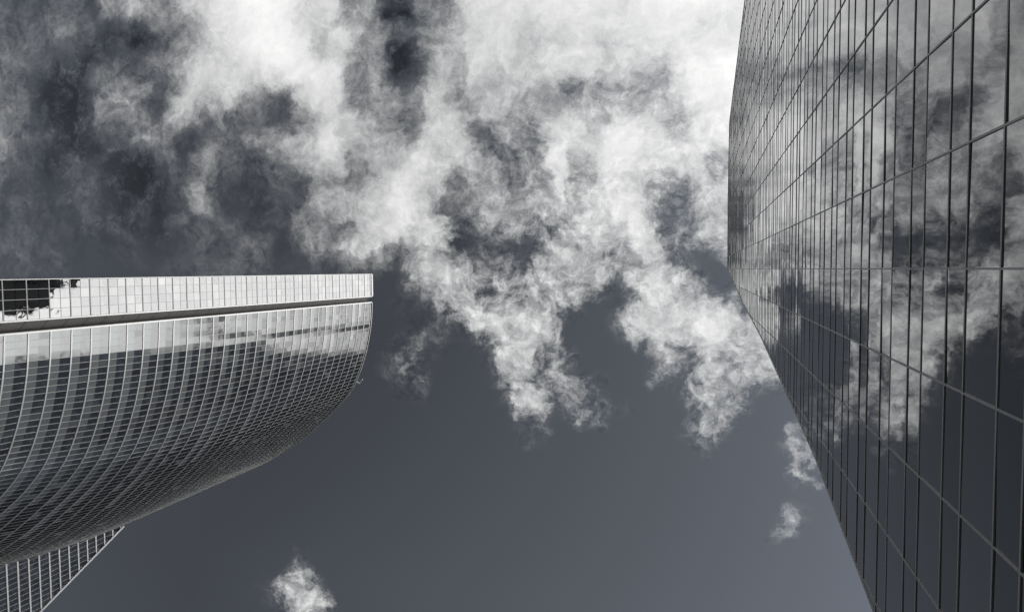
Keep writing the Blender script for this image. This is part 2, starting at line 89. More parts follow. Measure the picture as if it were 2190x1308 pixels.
[275,275,275,275,275,275,275,275,275,275,275,275,275,275,275,275,275,275,275,275,275,275,275,275,275,275,275,275,275,275,275,275,275,275,275,275,275,275,275,275,275,275,275,275,275,275,275,275,275,275,275,275,275,275,275,275,275,275,275,275,275,275,275,275,275,275,275,275,275,275,275,275,275,275,275,275,275,275,275,275,275,275,313,366,391,399,396,379,358,345,338,333,329,292,217,264,458,341,211,201,202,205,211,225,265,405,822,1308,1457,1478,1480,1480,1480],
[275,275,275,275,275,275,275,275,275,275,275,275,275,275,275,275,275,275,275,275,275,275,275,275,275,275,275,275,275,275,275,275,275,275,275,275,275,275,275,275,275,275,275,275,275,275,275,275,275,275,275,275,275,275,275,275,275,275,275,275,275,275,275,275,275,275,275,275,275,275,275,275,275,275,275,275,275,275,275,275,275,275,276,283,281,276,274,283,301,321,334,333,317,250,210,304,620,431,217,200,200,201,202,206,215,253,426,959,1386,1470,1479,1480,1480],
[275,275,275,275,275,275,275,275,275,275,275,275,275,275,275,275,275,275,275,275,275,275,275,275,275,275,275,275,275,275,275,275,275,275,275,275,275,275,275,275,275,275,275,275,275,275,275,275,275,275,275,275,275,275,275,275,275,275,275,275,275,275,275,275,275,275,275,275,275,275,275,275,275,275,275,275,275,275,275,275,275,275,275,268,260,260,283,348,439,527,583,583,526,309,214,235,341,277,206,200,200,200,201,201,204,212,259,518,1149,1436,1475,1479,1480],
[275,275,275,275,275,275,275,275,275,275,275,275,275,275,275,275,275,275,275,275,275,275,275,275,275,275,275,275,275,275,275,275,275,304,316,302,275,275,275,275,275,275,275,275,275,275,275,275,275,275,275,275,275,275,275,275,275,275,275,275,275,275,275,275,275,275,275,275,275,275,275,275,275,275,275,275,275,275,275,275,275,275,275,269,259,257,276,335,431,519,575,575,518,304,212,203,210,205,200,200,200,200,200,200,201,203,214,289,704,1306,1459,1477,1480],
[275,275,275,275,275,275,275,275,275,275,275,275,275,275,275,275,275,275,275,275,275,275,275,275,275,275,275,275,275,275,275,275,275,342,402,323,275,275,275,275,275,275,275,275,275,275,275,275,275,275,275,275,275,275,275,275,275,275,275,275,275,275,275,275,275,275,275,275,275,275,275,275,275,275,275,275,275,275,275,275,275,275,275,274,270,260,249,249,263,286,300,300,285,228,203,200,200,200,200,200,200,200,200,200,200,201,203,221,365,955,1393,1468,1478],
[275,275,275,275,275,275,275,275,275,275,275,275,275,275,275,275,275,275,275,275,275,275,275,275,275,275,275,275,275,275,275,275,294,430,602,375,290,275,275,275,275,275,275,275,275,275,275,275,275,275,275,275,275,275,275,275,275,275,275,275,275,275,275,275,275,275,275,275,275,275,275,275,275,275,275,275,275,275,275,275,275,275,275,275,289,284,261,234,213,207,208,207,206,202,200,200,200,200,200,200,200,200,200,200,200,200,201,205,241,515,1168,1430,1472],
[275,275,275,275,275,275,275,275,275,275,275,275,275,275,275,275,275,275,275,275,275,275,275,275,275,275,275,275,275,275,275,312,526,684,695,527,369,293,275,275,275,275,275,275,275,275,275,275,275,275,275,275,275,275,275,275,275,275,275,275,275,275,275,275,275,275,275,275,275,275,275,275,275,275,275,275,275,275,275,275,275,275,275,275,278,275,256,233,213,201,200,200,200,200,200,200,200,200,200,200,200,200,200,200,200,200,200,201,210,288,728,1287,1444],
[275,275,275,275,275,275,275,275,275,275,275,275,275,275,275,275,275,275,275,275,275,275,275,275,275,275,275,275,275,275,288,330,524,665,749,740,559,340,275,275,275,275,275,275,275,275,275,275,275,275,275,275,275,275,275,275,275,275,275,275,275,275,275,275,275,275,275,275,275,275,275,275,275,275,275,275,275,275,275,275,275,275,275,275,275,262,247,231,215,200,200,200,200,200,200,200,200,200,200,200,200,200,200,200,200,200,200,200,202,221,376,918,1334],
[275,275,275,275,275,275,275,275,275,275,275,275,275,275,275,275,275,275,275,275,275,275,275,275,275,275,275,275,275,275,286,315,411,576,725,751,637,380,275,275,275,275,275,275,275,275,275,275,275,275,275,275,275,275,275,275,275,275,275,275,275,275,275,275,275,275,275,275,275,275,275,275,275,275,275,275,275,275,275,275,275,275,275,275,275,265,250,235,220,205,200,200,200,200,200,200,200,200,200,200,200,200,200,200,200,200,200,200,201,205,245,488,1017],
[275,275,275,275,275,275,275,275,275,275,275,275,275,275,275,275,275,275,275,275,275,275,275,275,275,275,275,275,275,275,275,296,308,483,672,709,639,385,305,283,275,275,275,275,275,275,275,275,275,275,275,275,275,275,275,275,275,275,275,275,275,275,275,275,275,275,275,275,275,275,275,275,275,275,275,275,275,275,275,275,275,275,275,275,275,270,255,240,226,211,200,200,200,200,200,200,200,200,200,200,200,200,200,200,200,200,200,200,200,201,210,279,566],
[275,275,275,275,275,275,275,275,275,275,275,275,275,275,275,275,275,275,275,275,275,275,275,275,275,275,275,275,275,275,275,283,285,394,602,634,610,370,309,275,275,275,275,275,275,275,275,275,275,275,275,275,275,275,275,275,275,275,275,275,275,275,275,275,275,275,275,275,275,275,275,275,275,275,275,275,275,275,275,275,275,275,275,275,275,275,261,246,231,216,201,200,200,200,200,200,200,200,200,200,200,200,200,200,200,200,200,200,200,200,202,219,307],
[275,275,275,275,275,275,275,275,275,275,275,275,275,275,275,275,275,275,275,275,275,275,275,275,275,275,275,275,275,275,275,275,275,341,475,518,554,320,275,275,275,275,275,275,275,275,275,275,275,275,275,275,275,275,275,275,275,275,275,275,275,275,275,275,275,275,275,275,275,275,275,275,275,275,275,275,275,275,275,275,275,275,275,275,275,275,266,251,236,221,206,200,200,200,200,200,200,200,200,200,200,200,200,200,200,200,200,200,200,200,201,204,226],
[275,275,275,275,275,275,275,275,275,275,275,275,275,275,275,275,275,275,275,275,275,275,275,275,275,275,275,275,275,275,275,275,275,302,355,409,459,290,275,275,275,275,275,275,275,275,275,275,275,275,275,275,275,275,275,275,275,275,275,275,275,275,275,275,275,275,275,275,275,275,275,275,275,275,275,275,275,275,275,275,275,275,275,275,275,275,271,256,241,227,212,200,200,200,200,200,200,200,200,200,200,200,200,200,200,200,200,200,200,200,200,201,206],
[275,275,275,275,275,275,275,275,275,275,275,275,275,275,275,275,275,275,275,275,275,275,275,275,275,275,275,275,275,275,275,275,275,285,299,313,321,275,275,275,275,275,275,275,275,275,275,275,275,275,275,275,275,275,275,275,275,275,275,275,275,275,275,275,275,275,275,275,275,275,275,275,275,275,275,275,275,275,275,275,275,275,275,275,275,275,275,262,247,232,217,202,200,200,200,200,200,200,200,200,200,200,200,200,200,200,200,200,200,200,200,200,201]]
SKY_QX = (-1.34, 0.9)
SKY_QY = [-0.5, -0.4822, -0.4644, -0.4466, -0.4288, -0.411, -0.3932, -0.3754, -0.3576, -0.3398, -0.322, -0.3042, -0.2864, -0.2686, -0.2508, -0.233, -0.2152, -0.1974, -0.1796, -0.1618, -0.144, -0.1262, -0.1084, -0.0906, -0.0728, -0.055, -0.0372, -0.0194, -0.0016, 0.0162, 0.034, 0.0518, 0.0696, 0.0874, 0.1052, 0.123, 0.1408, 0.1586, 0.1764, 0.1942, 0.212, 0.2298, 0.2476, 0.2654, 0.2832, 0.301, 0.3188, 0.3366, 0.3544, 0.3722, 0.39, 0.4078, 0.4256, 0.4434, 0.4612, 0.479, 0.4968, 0.5146, 0.5324, 0.5502, 0.568, 0.5858, 0.6036, 0.6214, 0.6392, 0.657]

world = bpy.data.worlds.new("World")
scene.world = world
world.use_nodes = True
nt = world.node_tree
nt.nodes.clear()
def N(tree, typ, **kw):
    n = tree.nodes.new(typ)
    for k, v in kw.items():
        setattr(n, k, v)
    return n
def link(tree, a, b):
    tree.links.new(a, b)
def math_node(tree, op, a, b=None, c=None, clamp=False):
    n = N(tree, 'ShaderNodeMath', operation=op, use_clamp=clamp)
    for i, v in enumerate((a, b, c)):
        if v is None:
            continue
        if isinstance(v, (int, float)):
            n.inputs[i].default_value = v
        else:
            link(tree, v, n.inputs[i])
    return n.outputs[0]
def vmath(tree, op, a, b=None, out=0):
    n = N(tree, 'ShaderNodeVectorMath', operation=op)
    for i, v in enumerate((a, b)):
        if v is None:
            continue
        if isinstance(v, (tuple, list)):
            n.inputs[i].default_value = v
        else:
            link(tree, v, n.inputs[i])
    return n.outputs[out]
def vscale(tree, a, s):
    n = N(tree, 'ShaderNodeVectorMath', operation='SCALE')
    link(tree, a, n.inputs[0])
    if isinstance(s, (int, float)):
        n.inputs['Scale'].default_value = s
    else:
        link(tree, s, n.inputs['Scale'])
    return n.outputs[0]
def noise(tree, vec, scale, detail, rough, lac=2.0, out=0):
    n = N(tree, 'ShaderNodeTexNoise', noise_dimensions='3D')
    link(tree, vec, n.inputs['Vector'])
    n.inputs['Scale'].default_value = scale
    n.inputs['Detail'].default_value = detail
    n.inputs['Roughness'].default_value = rough
    n.inputs['Lacunarity'].default_value = lac
    return n.outputs[out]

def build_sky():
    t = nt
    tc = N(t, 'ShaderNodeTexCoord')
    sep = N(t, 'ShaderNodeSeparateXYZ')
    link(t, tc.outputs['Generated'], sep.inputs[0])
    z = math_node(t, 'MAXIMUM', sep.outputs[2], 0.06)
    qx = math_node(t, 'DIVIDE', sep.outputs[0], z)
    qy = math_node(t, 'DIVIDE', sep.outputs[1], z)
    q = N(t, 'ShaderNodeCombineXYZ')
    link(t, qx, q.inputs[0]); link(t, qy, q.inputs[1])
    q = q.outputs[0]
    # wind-torn edges: warp the cloud plane with fractal noise
    w1 = vmath(t, 'SUBTRACT', noise(t, q, 11.0, 5.0, 0.62, out=1), (0.5, 0.5, 0.5))
    w2 = vmath(t, 'SUBTRACT', noise(t, vmath(t, 'ADD', q, (3.1, 7.7, 0.4)), 42.0, 4.0, 0.65, out=1), (0.5, 0.5, 0.5))
    qw = vmath(t, 'ADD', vmath(t, 'ADD', q, vscale(t, w1, W_AMP1)), vscale(t, w2, W_AMP2))
    s2 = N(t, 'ShaderNodeSeparateXYZ')
    link(t, qw, s2.inputs[0])
    mr = N(t, 'ShaderNodeMapRange', clamp=True)
    xlo = math_node(t, 'MINIMUM', s2.outputs[0], 0.5)          # the low sky beyond is stored more coarsely
    xhi = math_node(t, 'MAXIMUM', math_node(t, 'SUBTRACT', s2.outputs[0], 0.5), 0.0)
    link(t, math_node(t, 'MULTIPLY_ADD', xhi, 0.4, xlo), mr.inputs['Value'])
    mr.inputs['From Min'].default_value = SKY_QX[0]
    mr.inputs['From Max'].default_value = SKY_QX[1]
    fx = mr.outputs[0]
    acc = None
    ncol = len(SKY_T[0])
    for j, row in enumerate(SKY_T):
        fc = N(t, 'ShaderNodeFloatCurve')
        link(t, fx, fc.inputs['Value'])
        cu = fc.mapping.curves[0]
        fc.mapping.use_clip = False
        cu.points[0].location = (0.0, row[0] / 1000.0)
        cu.points[1].location = (1.0, row[-1] / 1000.0)
        for i in range(1, ncol - 1):
            a, b, c = row[i - 1], row[i], row[i + 1]
            if a == b == c:
                continue
            cu.points.new(i / (ncol - 1), b / 1000.0)
        for pt in cu.points:
            pt.handle_type = 'AUTO_CLAMPED'
        fc.mapping.update()
        if acc is None:
            acc = fc.outputs[0]
            continue
        w = N(t, 'ShaderNodeMapRange', clamp=True)
        link(t, s2.outputs[1], w.inputs['Value'])
        w.inputs['From Min'].default_value = SKY_QY[j - 1]
        w.inputs['From Max'].default_value = SKY_QY[j]
        mx = N(t, 'ShaderNodeMix', data_type='FLOAT')
        link(t, w.outputs[0], mx.inputs['Factor'])
        link(t, acc, mx.inputs['A']); link(t, fc.outputs[0], mx.inputs['B'])
        acc = mx.outputs[0]
    base = acc
    # fine cloud structure, strongest where the cloud is neither clear sky nor solid white;
    # softer in the high veil on the far side
    qs = vmath(t, 'ADD', q, vscale(t, w1, 0.07))
    qs = vmath(t, 'ADD', qs, vscale(t, w2, 0.012))
    f1 = math_node(t, 'SUBTRACT', noise(t, qs, 21.0, 6.0, 0.64), 0.5)
    rg = noise(t, vmath(t, 'ADD', qs, (4.3, 2.7, 1.2)), 26.0, 4.0, 0.6)
    rg = math_node(t, 'ABSOLUTE', math_node(t, 'MULTIPLY_ADD', rg, 2.0, -1.0))
    rg = math_node(t, 'SUBTRACT', 0.16, rg)
    f2 = math_node(t, 'SUBTRACT', noise(t, vmath(t, 'ADD', qs, (9.3, 1.7, 2.2)), 70.0, 4.0, 0.7), 0.5)
    nn = math_node(t, 'MULTIPLY_ADD', f2, D_AMP2, math_node(t, 'MULTIPLY_ADD', rg, D_RIDGE, f1))
    cl = math_node(t, 'ABSOLUTE', math_node(t, 'SUBTRACT', base, 0.2745))
    cl = math_node(t, 'SUBTRACT', cl, 0.006, clamp=True)
    up = N(t, 'ShaderNodeMapRange', clamp=True)
    link(t, qy, up.inputs['Value'])
    up.inputs['From Min'].default_value = 0.0
    up.inputs['From Max'].default_value = -0.12
    cl = math_node(t, 'MULTIPLY_ADD', up.outputs[0], 0.03, cl)      # the upper gaps are ragged too
    bump = math_node(t, 'MULTIPLY', math_node(t, 'MULTIPLY', math_node(t, 'POWER', cl, 0.7), 2.2, clamp=True),
                     math_node(t, 'MAXIMUM', math_node(t, 'SUBTRACT', 1.02, base), 0.10))
    soft = N(t, 'ShaderNodeMapRange', clamp=True)
    link(t, math_node(t, 'MULTIPLY_ADD', qy, 1.6, qx), soft.inputs['Value'])
    soft.inputs['From Min'].default_value = -0.75
    soft.inputs['From Max'].default_value = -0.25
    soft.inputs['To Min'].default_value = 0.5
    bump = math_node(t, 'MULTIPLY', bump, soft.outputs[0])
    lev = math_node(t, 'MULTIPLY_ADD', math_node(t, 'MULTIPLY', nn, bump), D_AMP1, base)
    # crisper rims where the cloud is torn, none in the far veil
    e = math_node(t, 'MAXIMUM', math_node(t, 'SUBTRACT', lev, 0.2745), 0.0)
    sm = N(t, 'ShaderNodeMapRange', interpolation_type='SMOOTHSTEP', clamp=True)
    link(t, e, sm.inputs['Value'])
    sm.inputs['From Max'].default_value = 0.24
    cut = math_node(t, 'MULTIPLY', e, math_node(t, 'SUBTRACT', 1.0, sm.outputs[0]))
    lo = N(t, 'ShaderNodeMapRange', clamp=True)
    link(t, qy, lo.inputs['Value'])
    lo.inputs['From Min'].default_value = -0.14
    lo.inputs['From Max'].default_value = 0.0
    so_ = math_node(t, 'MULTIPLY', math_node(t, 'MULTIPLY_ADD', soft.outputs[0], 2.0, -1.0), lo.outputs[0])
    lev = math_node(t, 'SUBTRACT', lev, math_node(t, 'MULTIPLY', math_node(t, 'MULTIPLY', cut, so_), 0.55))
    # never fall below the clear sky where there is cloud
    lev = math_node(t, 'SMOOTH_MAX', lev, math_node(t, 'MINIMUM', base, 0.25), 0.06)
    # thin torn veil drifting through the gaps of the upper cloud
    vq = vmath(t, 'ADD', vmath(t, 'ADD', q, vscale(t, w1, 0.16)), (1.3, 5.2, 3.3))
    vn = math_node(t, 'SUBTRACT', noise(t, vq, 13.0, 7.0, 0.62), 0.47, clamp=True)
    thin = math_node(t, 'SUBTRACT', 0.75, base, clamp=True)
    lev = math_node(t, 'ADD', lev, math_node(t, 'MULTIPLY', math_node(t, 'MULTIPLY', vn, thin), math_node(t, 'MULTIPLY', up.outputs[0], VEIL)))
    lev = math_node(t, 'MAXIMUM', lev, 0.12)
    lin = math_node(t, 'POWER', lev, 2.16)
    LC = 0.0617
    a = math_node(t, 'DIVIDE', math_node(t, 'SUBTRACT', lin, LC), 0.95 - LC)
    a = math_node(t, 'MAXIMUM', a, 0.0)
    deep = math_node(t, 'MINIMUM', math_node(t, 'DIVIDE', lin, LC), 1.0)   # darker gaps between the clouds
    # clear sky, graded to the slate grey of the photograph's processing
    st = N(t, 'ShaderNodeTexSky', sky_type='NISHITA')
    st.sun_disc = False
    st.sun_elevation = math.asin(SUN.z)
    st.sun_rotation = math.atan2(SUN.x, SUN.y)
    bw = N(t, 'ShaderNodeRGBToBW')
    link(t, st.outputs[0], bw.inputs[0])
    g = math_node(t, 'MULTIPLY', bw.outputs[0], SKY_GAIN)
    qyc = math_node(t, 'MINIMUM', math_node(t, 'MAXIMUM', qy, 0.0), 0.5)
    qxc = math_node(t, 'MINIMUM', math_node(t, 'MAXIMUM', qx, math_node(t, 'MULTIPLY_ADD', qyc, -1.0, -0.38)), 0.25)
    gr = math_node(t, 'ADD', math_node(t, 'MULTIPLY_ADD', qxc, SKY_GX, 1.0), math_node(t, 'MULTIPLY', qyc, SKY_GY))
    g = math_node(t, 'MULTIPLY', g, math_node(t, 'POWER', math_node(t, 'MAXIMUM', gr, 0.5), 2.0))
    g = math_node(t, 'MULTIPLY', g, math_node(t, 'POWER', deep, 0.9))
    clear = vscale(t, N_rgb(t, (0.90, 1.008, 1.195)), g)
    white = vscale(t, N_rgb(t, (1.0, 1.0, 0.995)), CLOUD_WHITE)
    mix = N(t, 'ShaderNodeMix', data_type='VECTOR')
    over = vscale(t, white, math_node(t, 'SUBTRACT', math_node(t, 'MAXIMUM', a, 1.0), 1.0))
    link(t, a, mix.inputs['Factor'])
    link(t, clear, mix.inputs[4]); link(t, white, mix.inputs[5])
    bg = N(t, 'ShaderNodeBackground')
    bg.inputs['Strength'].default_value = 0.1
    link(t, vmath(t, 'ADD', mix.outputs[1], over), bg.inputs['Color'])
    out = N(t, 'ShaderNodeOutputWorld')
    link(t, bg.outputs[0], out.inputs['Surface'])
def N_rgb(t, c):
    n = N(t, 'ShaderNodeCombineXYZ')
    for i in range(3):
        n.inputs[i].default_value = c[i]
    return n.outputs[0]
W_AMP1, W_AMP2 = 0.085, 0.026
D_AMP1, D_AMP2, D_RIDGE = 2.8, 0.80, 0.26
VEIL = 0.9
SKY_GAIN, SKY_GX, SKY_GY = 0.80, 0.48, 0.38
CLOUD_WHITE = 9.5
TR_P = 0.024

build_sky()
world.cycles.sampling_method = 'MANUAL'
world.cycles.sample_map_resolution = 512

# ------------------------------------------------------------------ sun, exposure
sl = bpy.data.lights.new("sun", 'SUN')
sl.energy = 3.0
sl.angle = math.radians(0.5)
sl.color = (1.0, 0.96, 0.9)
so = bpy.data.objects.new("sun", sl)
scene.collection.objects.link(so)
so.rotation_euler = SUN.to_track_quat('Z', 'Y').to_euler()
so.location = (0, 0, 400)
scene.view_settings.view_transform = 'Standard'
scene.view_settings.look = 'None'
scene.view_settings.exposure = 0.0
scene.view_settings.gamma = 1.0
scene.view_settings.use_curve_mapping = False
scene.cycles.max_bounces = 6
scene.cycles.glossy_bounces = 4
scene.cycles.caustics_reflective = False

# ------------------------------------------------------------------ helpers
col = scene.collection
def mesh_obj(name, verts, faces, mat, parent=None, smooth=False, mats=None, midx=None, uv=None):
    me = bpy.data.meshes.new(name)
    me.from_pydata([tuple(v) for v in verts], [], faces)
    for mm in (mats or [mat]):
        me.materials.append(mm)
    if midx:
        for p, i in zip(me.polygons, midx):
            p.material_index = i
    if smooth:
        for p in me.polygons:
            p.use_smooth = True
    me.update()
    o = bpy.data.objects.new(name, me)
    col.objects.link(o)
    if parent:
        o.parent = parent
    return o
class MB:
    """collects shapes and links them as ONE mesh object"""
    def __init__(self):
        self.v, self.f, self.m = [], [], []
    def quad(self, a, b, c, d, mi=0):
        n = len(self.v); self.v += [a, b, c, d]; self.f.append((n, n + 1, n + 2, n + 3)); self.m.append(mi)
    def poly(self, pts, mi=0):
        n = len(self.v); self.v += list(pts); self.f.append(tuple(range(n, n + len(pts)))); self.m.append(mi)
    def box(self, x0, x1, y0, y1, z0, z1, mi=0):
        n = len(self.v)
        self.v += [(x, y, z) for z in (z0, z1) for y in (y0, y1) for x in (x0, x1)]
        for f in ((0, 2, 3, 1), (4, 5, 7, 6), (0, 1, 5, 4), (2, 6, 7, 3), (0, 4, 6, 2), (1, 3, 7, 5)):
            self.f.append(tuple(n + i for i in f)); self.m.append(mi)
    def hexa(self, lo, hi, mi=0):
        """lo, hi: four corners each, same order"""
        n = len(self.v); self.v += list(lo) + list(hi)
        for f in ((3, 2, 1, 0), (4, 5, 6, 7), (0, 1, 5, 4), (1, 2, 6, 5), (2, 3, 7, 6), (3, 0, 4, 7)):
            self.f.append(tuple(n + i for i in f)); self.m.append(mi)
    def loft(self, rings, mi=0, caps=True):
        """rings of equal length, closed cross-section"""
        n = len(self.v); k = len(rings[0])
        for r in rings:
            self.v += list(r)
        for i in range(len(rings) - 1):
            for j in range(k):
                a, b = n + i * k + j, n + i * k + (j + 1) % k
                self.f.append((a, b, b + k, a + k)); self.m.append(mi)
        if caps:
            self.f.append(tuple(n + j for j in reversed(range(k)))); self.m.append(mi)
            e = n + (len(rings) - 1) * k
            self.f.append(tuple(e + j for j in range(k))); self.m.append(mi)
    def build(self, name, mat, parent=None, mats=None):
        return mesh_obj(name, self.v, self.f, mat, parent, mats=mats, midx=self.m if mats else None)
def empty(name, loc, label, cat):
    o = bpy.data.objects.new(name, None)
    col.objects.link(o)
    o.location = loc
    o['label'] = label
    o['category'] = cat
    return o

def material(name):
    mt = bpy.data.materials.new(name)
    mt.use_nodes = True
    return mt, mt.node_tree, mt.node_tree.nodes['Principled BSDF']
def simple(name, c, rough=0.5, metal=0.0, vary=0.15, scale=1.5, rvary=0.1):
    mt, t, p = material(name)
    tc = N(t, 'ShaderNodeTexCoord')
    n = noise(t, tc.outputs['Object'], scale, 4.0, 0.6)
    f = math_node(t, 'MULTIPLY_ADD', math_node(t, 'SUBTRACT', n, 0.5), 2.0 * vary, 1.0)
    link(t, vscale(t, N_rgb(t, c), f), p.inputs['Base Color'])
    link(t, math_node(t, 'MULTIPLY_ADD', math_node(t, 'SUBTRACT', n, 0.5), 2.0 * rvary, rough, clamp=True), p.inputs['Roughness'])
    p.inputs['Metallic'].default_value = metal
    return mt
def glass(name, c, rough=0.015, wave=0.0, wscale=0.35, metal=1.0, ior=1.6, vary=0.06, edge=1.0):
    """coated curtain-wall glass: mirror-like, slightly uneven"""
    mt, t, p = material(name)
    tc = N(t, 'ShaderNodeTexCoord')
    n = noise(t, tc.outputs['Object'], 0.12, 3.0, 0.6)
    f = math_node(t, 'MULTIPLY_ADD', math_node(t, 'SUBTRACT', n, 0.5), 2.0 * vary, 1.0)
    link(t, vscale(t, N_rgb(t, c), f), p.inputs['Base Color'])
    p.inputs['Metallic'].default_value = metal
    p.inputs['Specular Tint'].default_value = (edge, edge, edge, 1)
    p.inputs['Roughness'].default_value = rough
    p.inputs['IOR'].default_value = ior
    if wave > 0:
        b = N(t, 'ShaderNodeBump')
        b.inputs['Strength'].default_value = 1.0
        b.inputs['Distance'].default_value = wave
        link(t, noise(t, tc.outputs['Object'], wscale, 1.0, 0.5), b.inputs['Height'])
        link(t, b.outputs[0], p.inputs['Normal'])
    return mt
M = {}
M['dark_glass'] = glass('dark_coated_glass', (0.39, 0.39, 0.395), 0.01, 0.004, 0.45)
M['dark_glass_b'] = glass('dark_coated_glass_band', (0.31, 0.311, 0.315), 0.012, 0.004, 0.45)
M['slab_glass_b'] = glass('bright_coated_glass_grey', (0.295, 0.295, 0.297), 0.02, 0.015, 0.5)
M['slab_glass_c'] = glass('bright_coated_glass_pale', (0.33, 0.33, 0.328), 0.02, 0.015, 0.5)
M['dark_metal'] = simple('dark_anodised_metal', (0.42, 0.42, 0.42), 0.5, 0.15, 0.2, 0.8)
M['dark_body'] = simple('dark_panel', (0.42, 0.42, 0.42), 0.6)
M['slab_glass'] = glass('bright_coated_glass', (0.31, 0.31, 0.31), 0.02, 0.015, 0.5)
M['vision_glass'] = glass('vision_glass', (0.21, 0.211, 0.213), 0.02, 0.015, 0.5, edge=0.35)
M['vision_dark'] = glass('vision_glass_dark', (0.175, 0.176, 0.178), 0.02, 0.015, 0.5, edge=0.3)
M['spandrel'] = simple('spandrel_panel', (0.25, 0.262, 0.26), 0.06, 0.70, 0.08, 0.4, 0.03)
M['spandrel_b'] = simple('spandrel_panel_dim', (0.22, 0.224, 0.222), 0.06, 0.82, 0.08, 0.4, 0.03)
M['alu'] = simple('light_aluminium', (0.60, 0.60, 0.597), 0.35, 0.55, 0.06, 0.6, 0.05)
M['alu_thin'] = simple('grey_aluminium', (0.36, 0.362, 0.36), 0.4, 0.3, 0.08, 0.6, 0.05)
M['alu_grey'] = simple('dull_aluminium', (0.26, 0.262, 0.262), 0.4, 0.5, 0.08, 0.6, 0.05)
M['groove'] = simple('groove_panel', (0.25, 0.245, 0.238), 0.55, 0.1, 0.18, 0.5)
M['joint'] = simple('panel_joint', (0.03, 0.03, 0.03), 0.7)
M['core'] = simple('inner_wall', (0.03, 0.031, 0.033), 0.7)
M['roofing'] = simple('roof_gravel', (0.22, 0.21, 0.2), 0.9, 0.0, 0.3, 6.0)
M['leaf'] = simple('roof_garden_leaves', (0.09, 0.10, 0.08), 0.7, 0.0, 0.4, 3.0)

# ------------------------------------------------------------------ ground
mt, t, p = material('plaza_paving')
tc = N(t, 'ShaderNodeTexCoord')
br = N(t, 'ShaderNodeTexBrick')
link(t, tc.outputs['Object'], br.inputs['Vector'])
br.inputs['Scale'].default_value = 0.8
br.inputs['Color1'].default_value = (0.24, 0.235, 0.225, 1)
br.inputs['Color2'].default_value = (0.19, 0.185, 0.18, 1)
br.inputs['Mortar'].default_value = (0.12, 0.12, 0.115, 1)
br.inputs['Mortar Size'].default_value = 0.008
br.inputs['Bias'].default_value = 0.1
vr = noise(t, tc.outputs['Object'], 0.15, 5.0, 0.65)
mxc = N(t, 'ShaderNodeMix', data_type='RGBA', blend_type='MULTIPLY')
mxc.inputs['Factor'].default_value = 0.5
link(t, br.outputs['Color'], mxc.inputs[6]); link(t, vr, mxc.inputs[7])
link(t, mxc.outputs[2], p.inputs['Base Color'])
p.inputs['Roughness'].default_value = 0.8
G = 4000.0
g = mesh_obj('ground', [(-G, -G, 0), (G, -G, 0), (G, G, 0), (-G, G, 0)], [(0, 1, 2, 3)], mt)
g['kind'] = 'structure'

def panel_area(c):
    """picture area of a panel, to find the hundred that show largest"""
    p = [project(v) for v in c]
    if any(q is None for q in p):
        return 0.0
    p = [(min(max(a, 0), 2190), min(max(b, 0), 1308)) for a, b in p]
    s = 0
    for i in range(len(p)):
        (a, b), (c_, d) = p[i], p[(i + 1) % len(p)]
        s += a * d - c_ * b
    return abs(s) / 2
def place_panels(panels, parent, mats, origin, limit=100):
    """panels: (corners, material index). The largest in view are parts, the rest one part."""
    def loc(v):
        return (v[0] - origin[0], v[1] - origin[1], v[2] - origin[2])
    order = sorted(range(len(panels)), key=lambda i: -panel_area(panels[i][0]))
    big = [i for i in order[:limit] if panel_area(panels[i][0]) > 0]
    bs = set(big)
    for i in big:
        c, mi = panels[i]
        mesh_obj('glass_panel', [loc(v) for v in c], [tuple(range(len(c)))], mats[mi], parent)
    mb = MB()
    for i, (c, mi) in enumerate(panels):
        if i not in bs:
            mb.poly([loc(v) for v in c], mi)
    o = mb.build('glass_panels', None, parent, mats=mats)
    o['kind'] = 'stuff'
    return o

# ------------------------------------------------------------------ dark glass tower (right)
D2 = 6.8
RT = [(-59.0, 0.0), (-53.0, 56.0), (-45.3, 125.9), (-38.2, 190.3), (-18.5, 196.6), (0.05, 194.8),
      (5.9, 121.6), (7.9, 88.2), (10.7, 56.0), (11.6, 46.2), (13.84, 31.4), (16.5, 13.7), (18.3, 0.0)]
LEFT = [p for p in RT if p[0] < -30]
RIGHT = [p for p in RT if p[0] > 0][::-1]
def interp(tab, z):
    tab = sorted(tab, key=lambda p: p[1])
    if z <= tab[0][1]:
        return tab[0][0]
    for (y0, z0), (y1, z1) in zip(tab, tab[1:]):
        if z <= z1:
            return y0 + (y1 - y0) * (z - z0) / (z1 - z0)
    return None
def ylim(z):
    l = interp(LEFT, z)
    if l is None:     # sloping roof line on the far side
        l = -38.2 + (z - 190.3) / (196.6 - 190.3) * 19.7 if z < 196.6 else None
    r = interp(RIGHT, z)
    if r is None:
        r = -18.5 + (196.6 - z) / (196.6 - 194.8) * 18.5 if z < 196.6 else None
    return l, r
tower_r = empty('glass_tower', (D2 + 16, -18, 0), 'dark glass tower with black metal grid and slanted edge mirroring the clouds', 'skyscraper')
OR = (D2 + 16, -18, 0)
def L(v):
    return (v[0] - OR[0], v[1] - OR[1], v[2] - OR[2])
# solid body behind the glass, splayed to the rear
b = MB()
front = [(D2 + 0.12, y, z) for y, z in RT]
mid = [(D2 + 8.0, min(max(y * 0.95, -52), 13.0 if z < 186 else 2.0) if y > 0 else y * 0.97, z - 0.4 if z > 1 else z) for y, z in RT]
back = [(D2 + 32.0, y * 0.9, z - 0.4 if z > 1 else z) for y, z in RT]
b.loft([[L(v) for v in front], [L(v) for v in mid], [L(v) for v in back]])
b.build('building_body', M['dark_body'], tower_r)
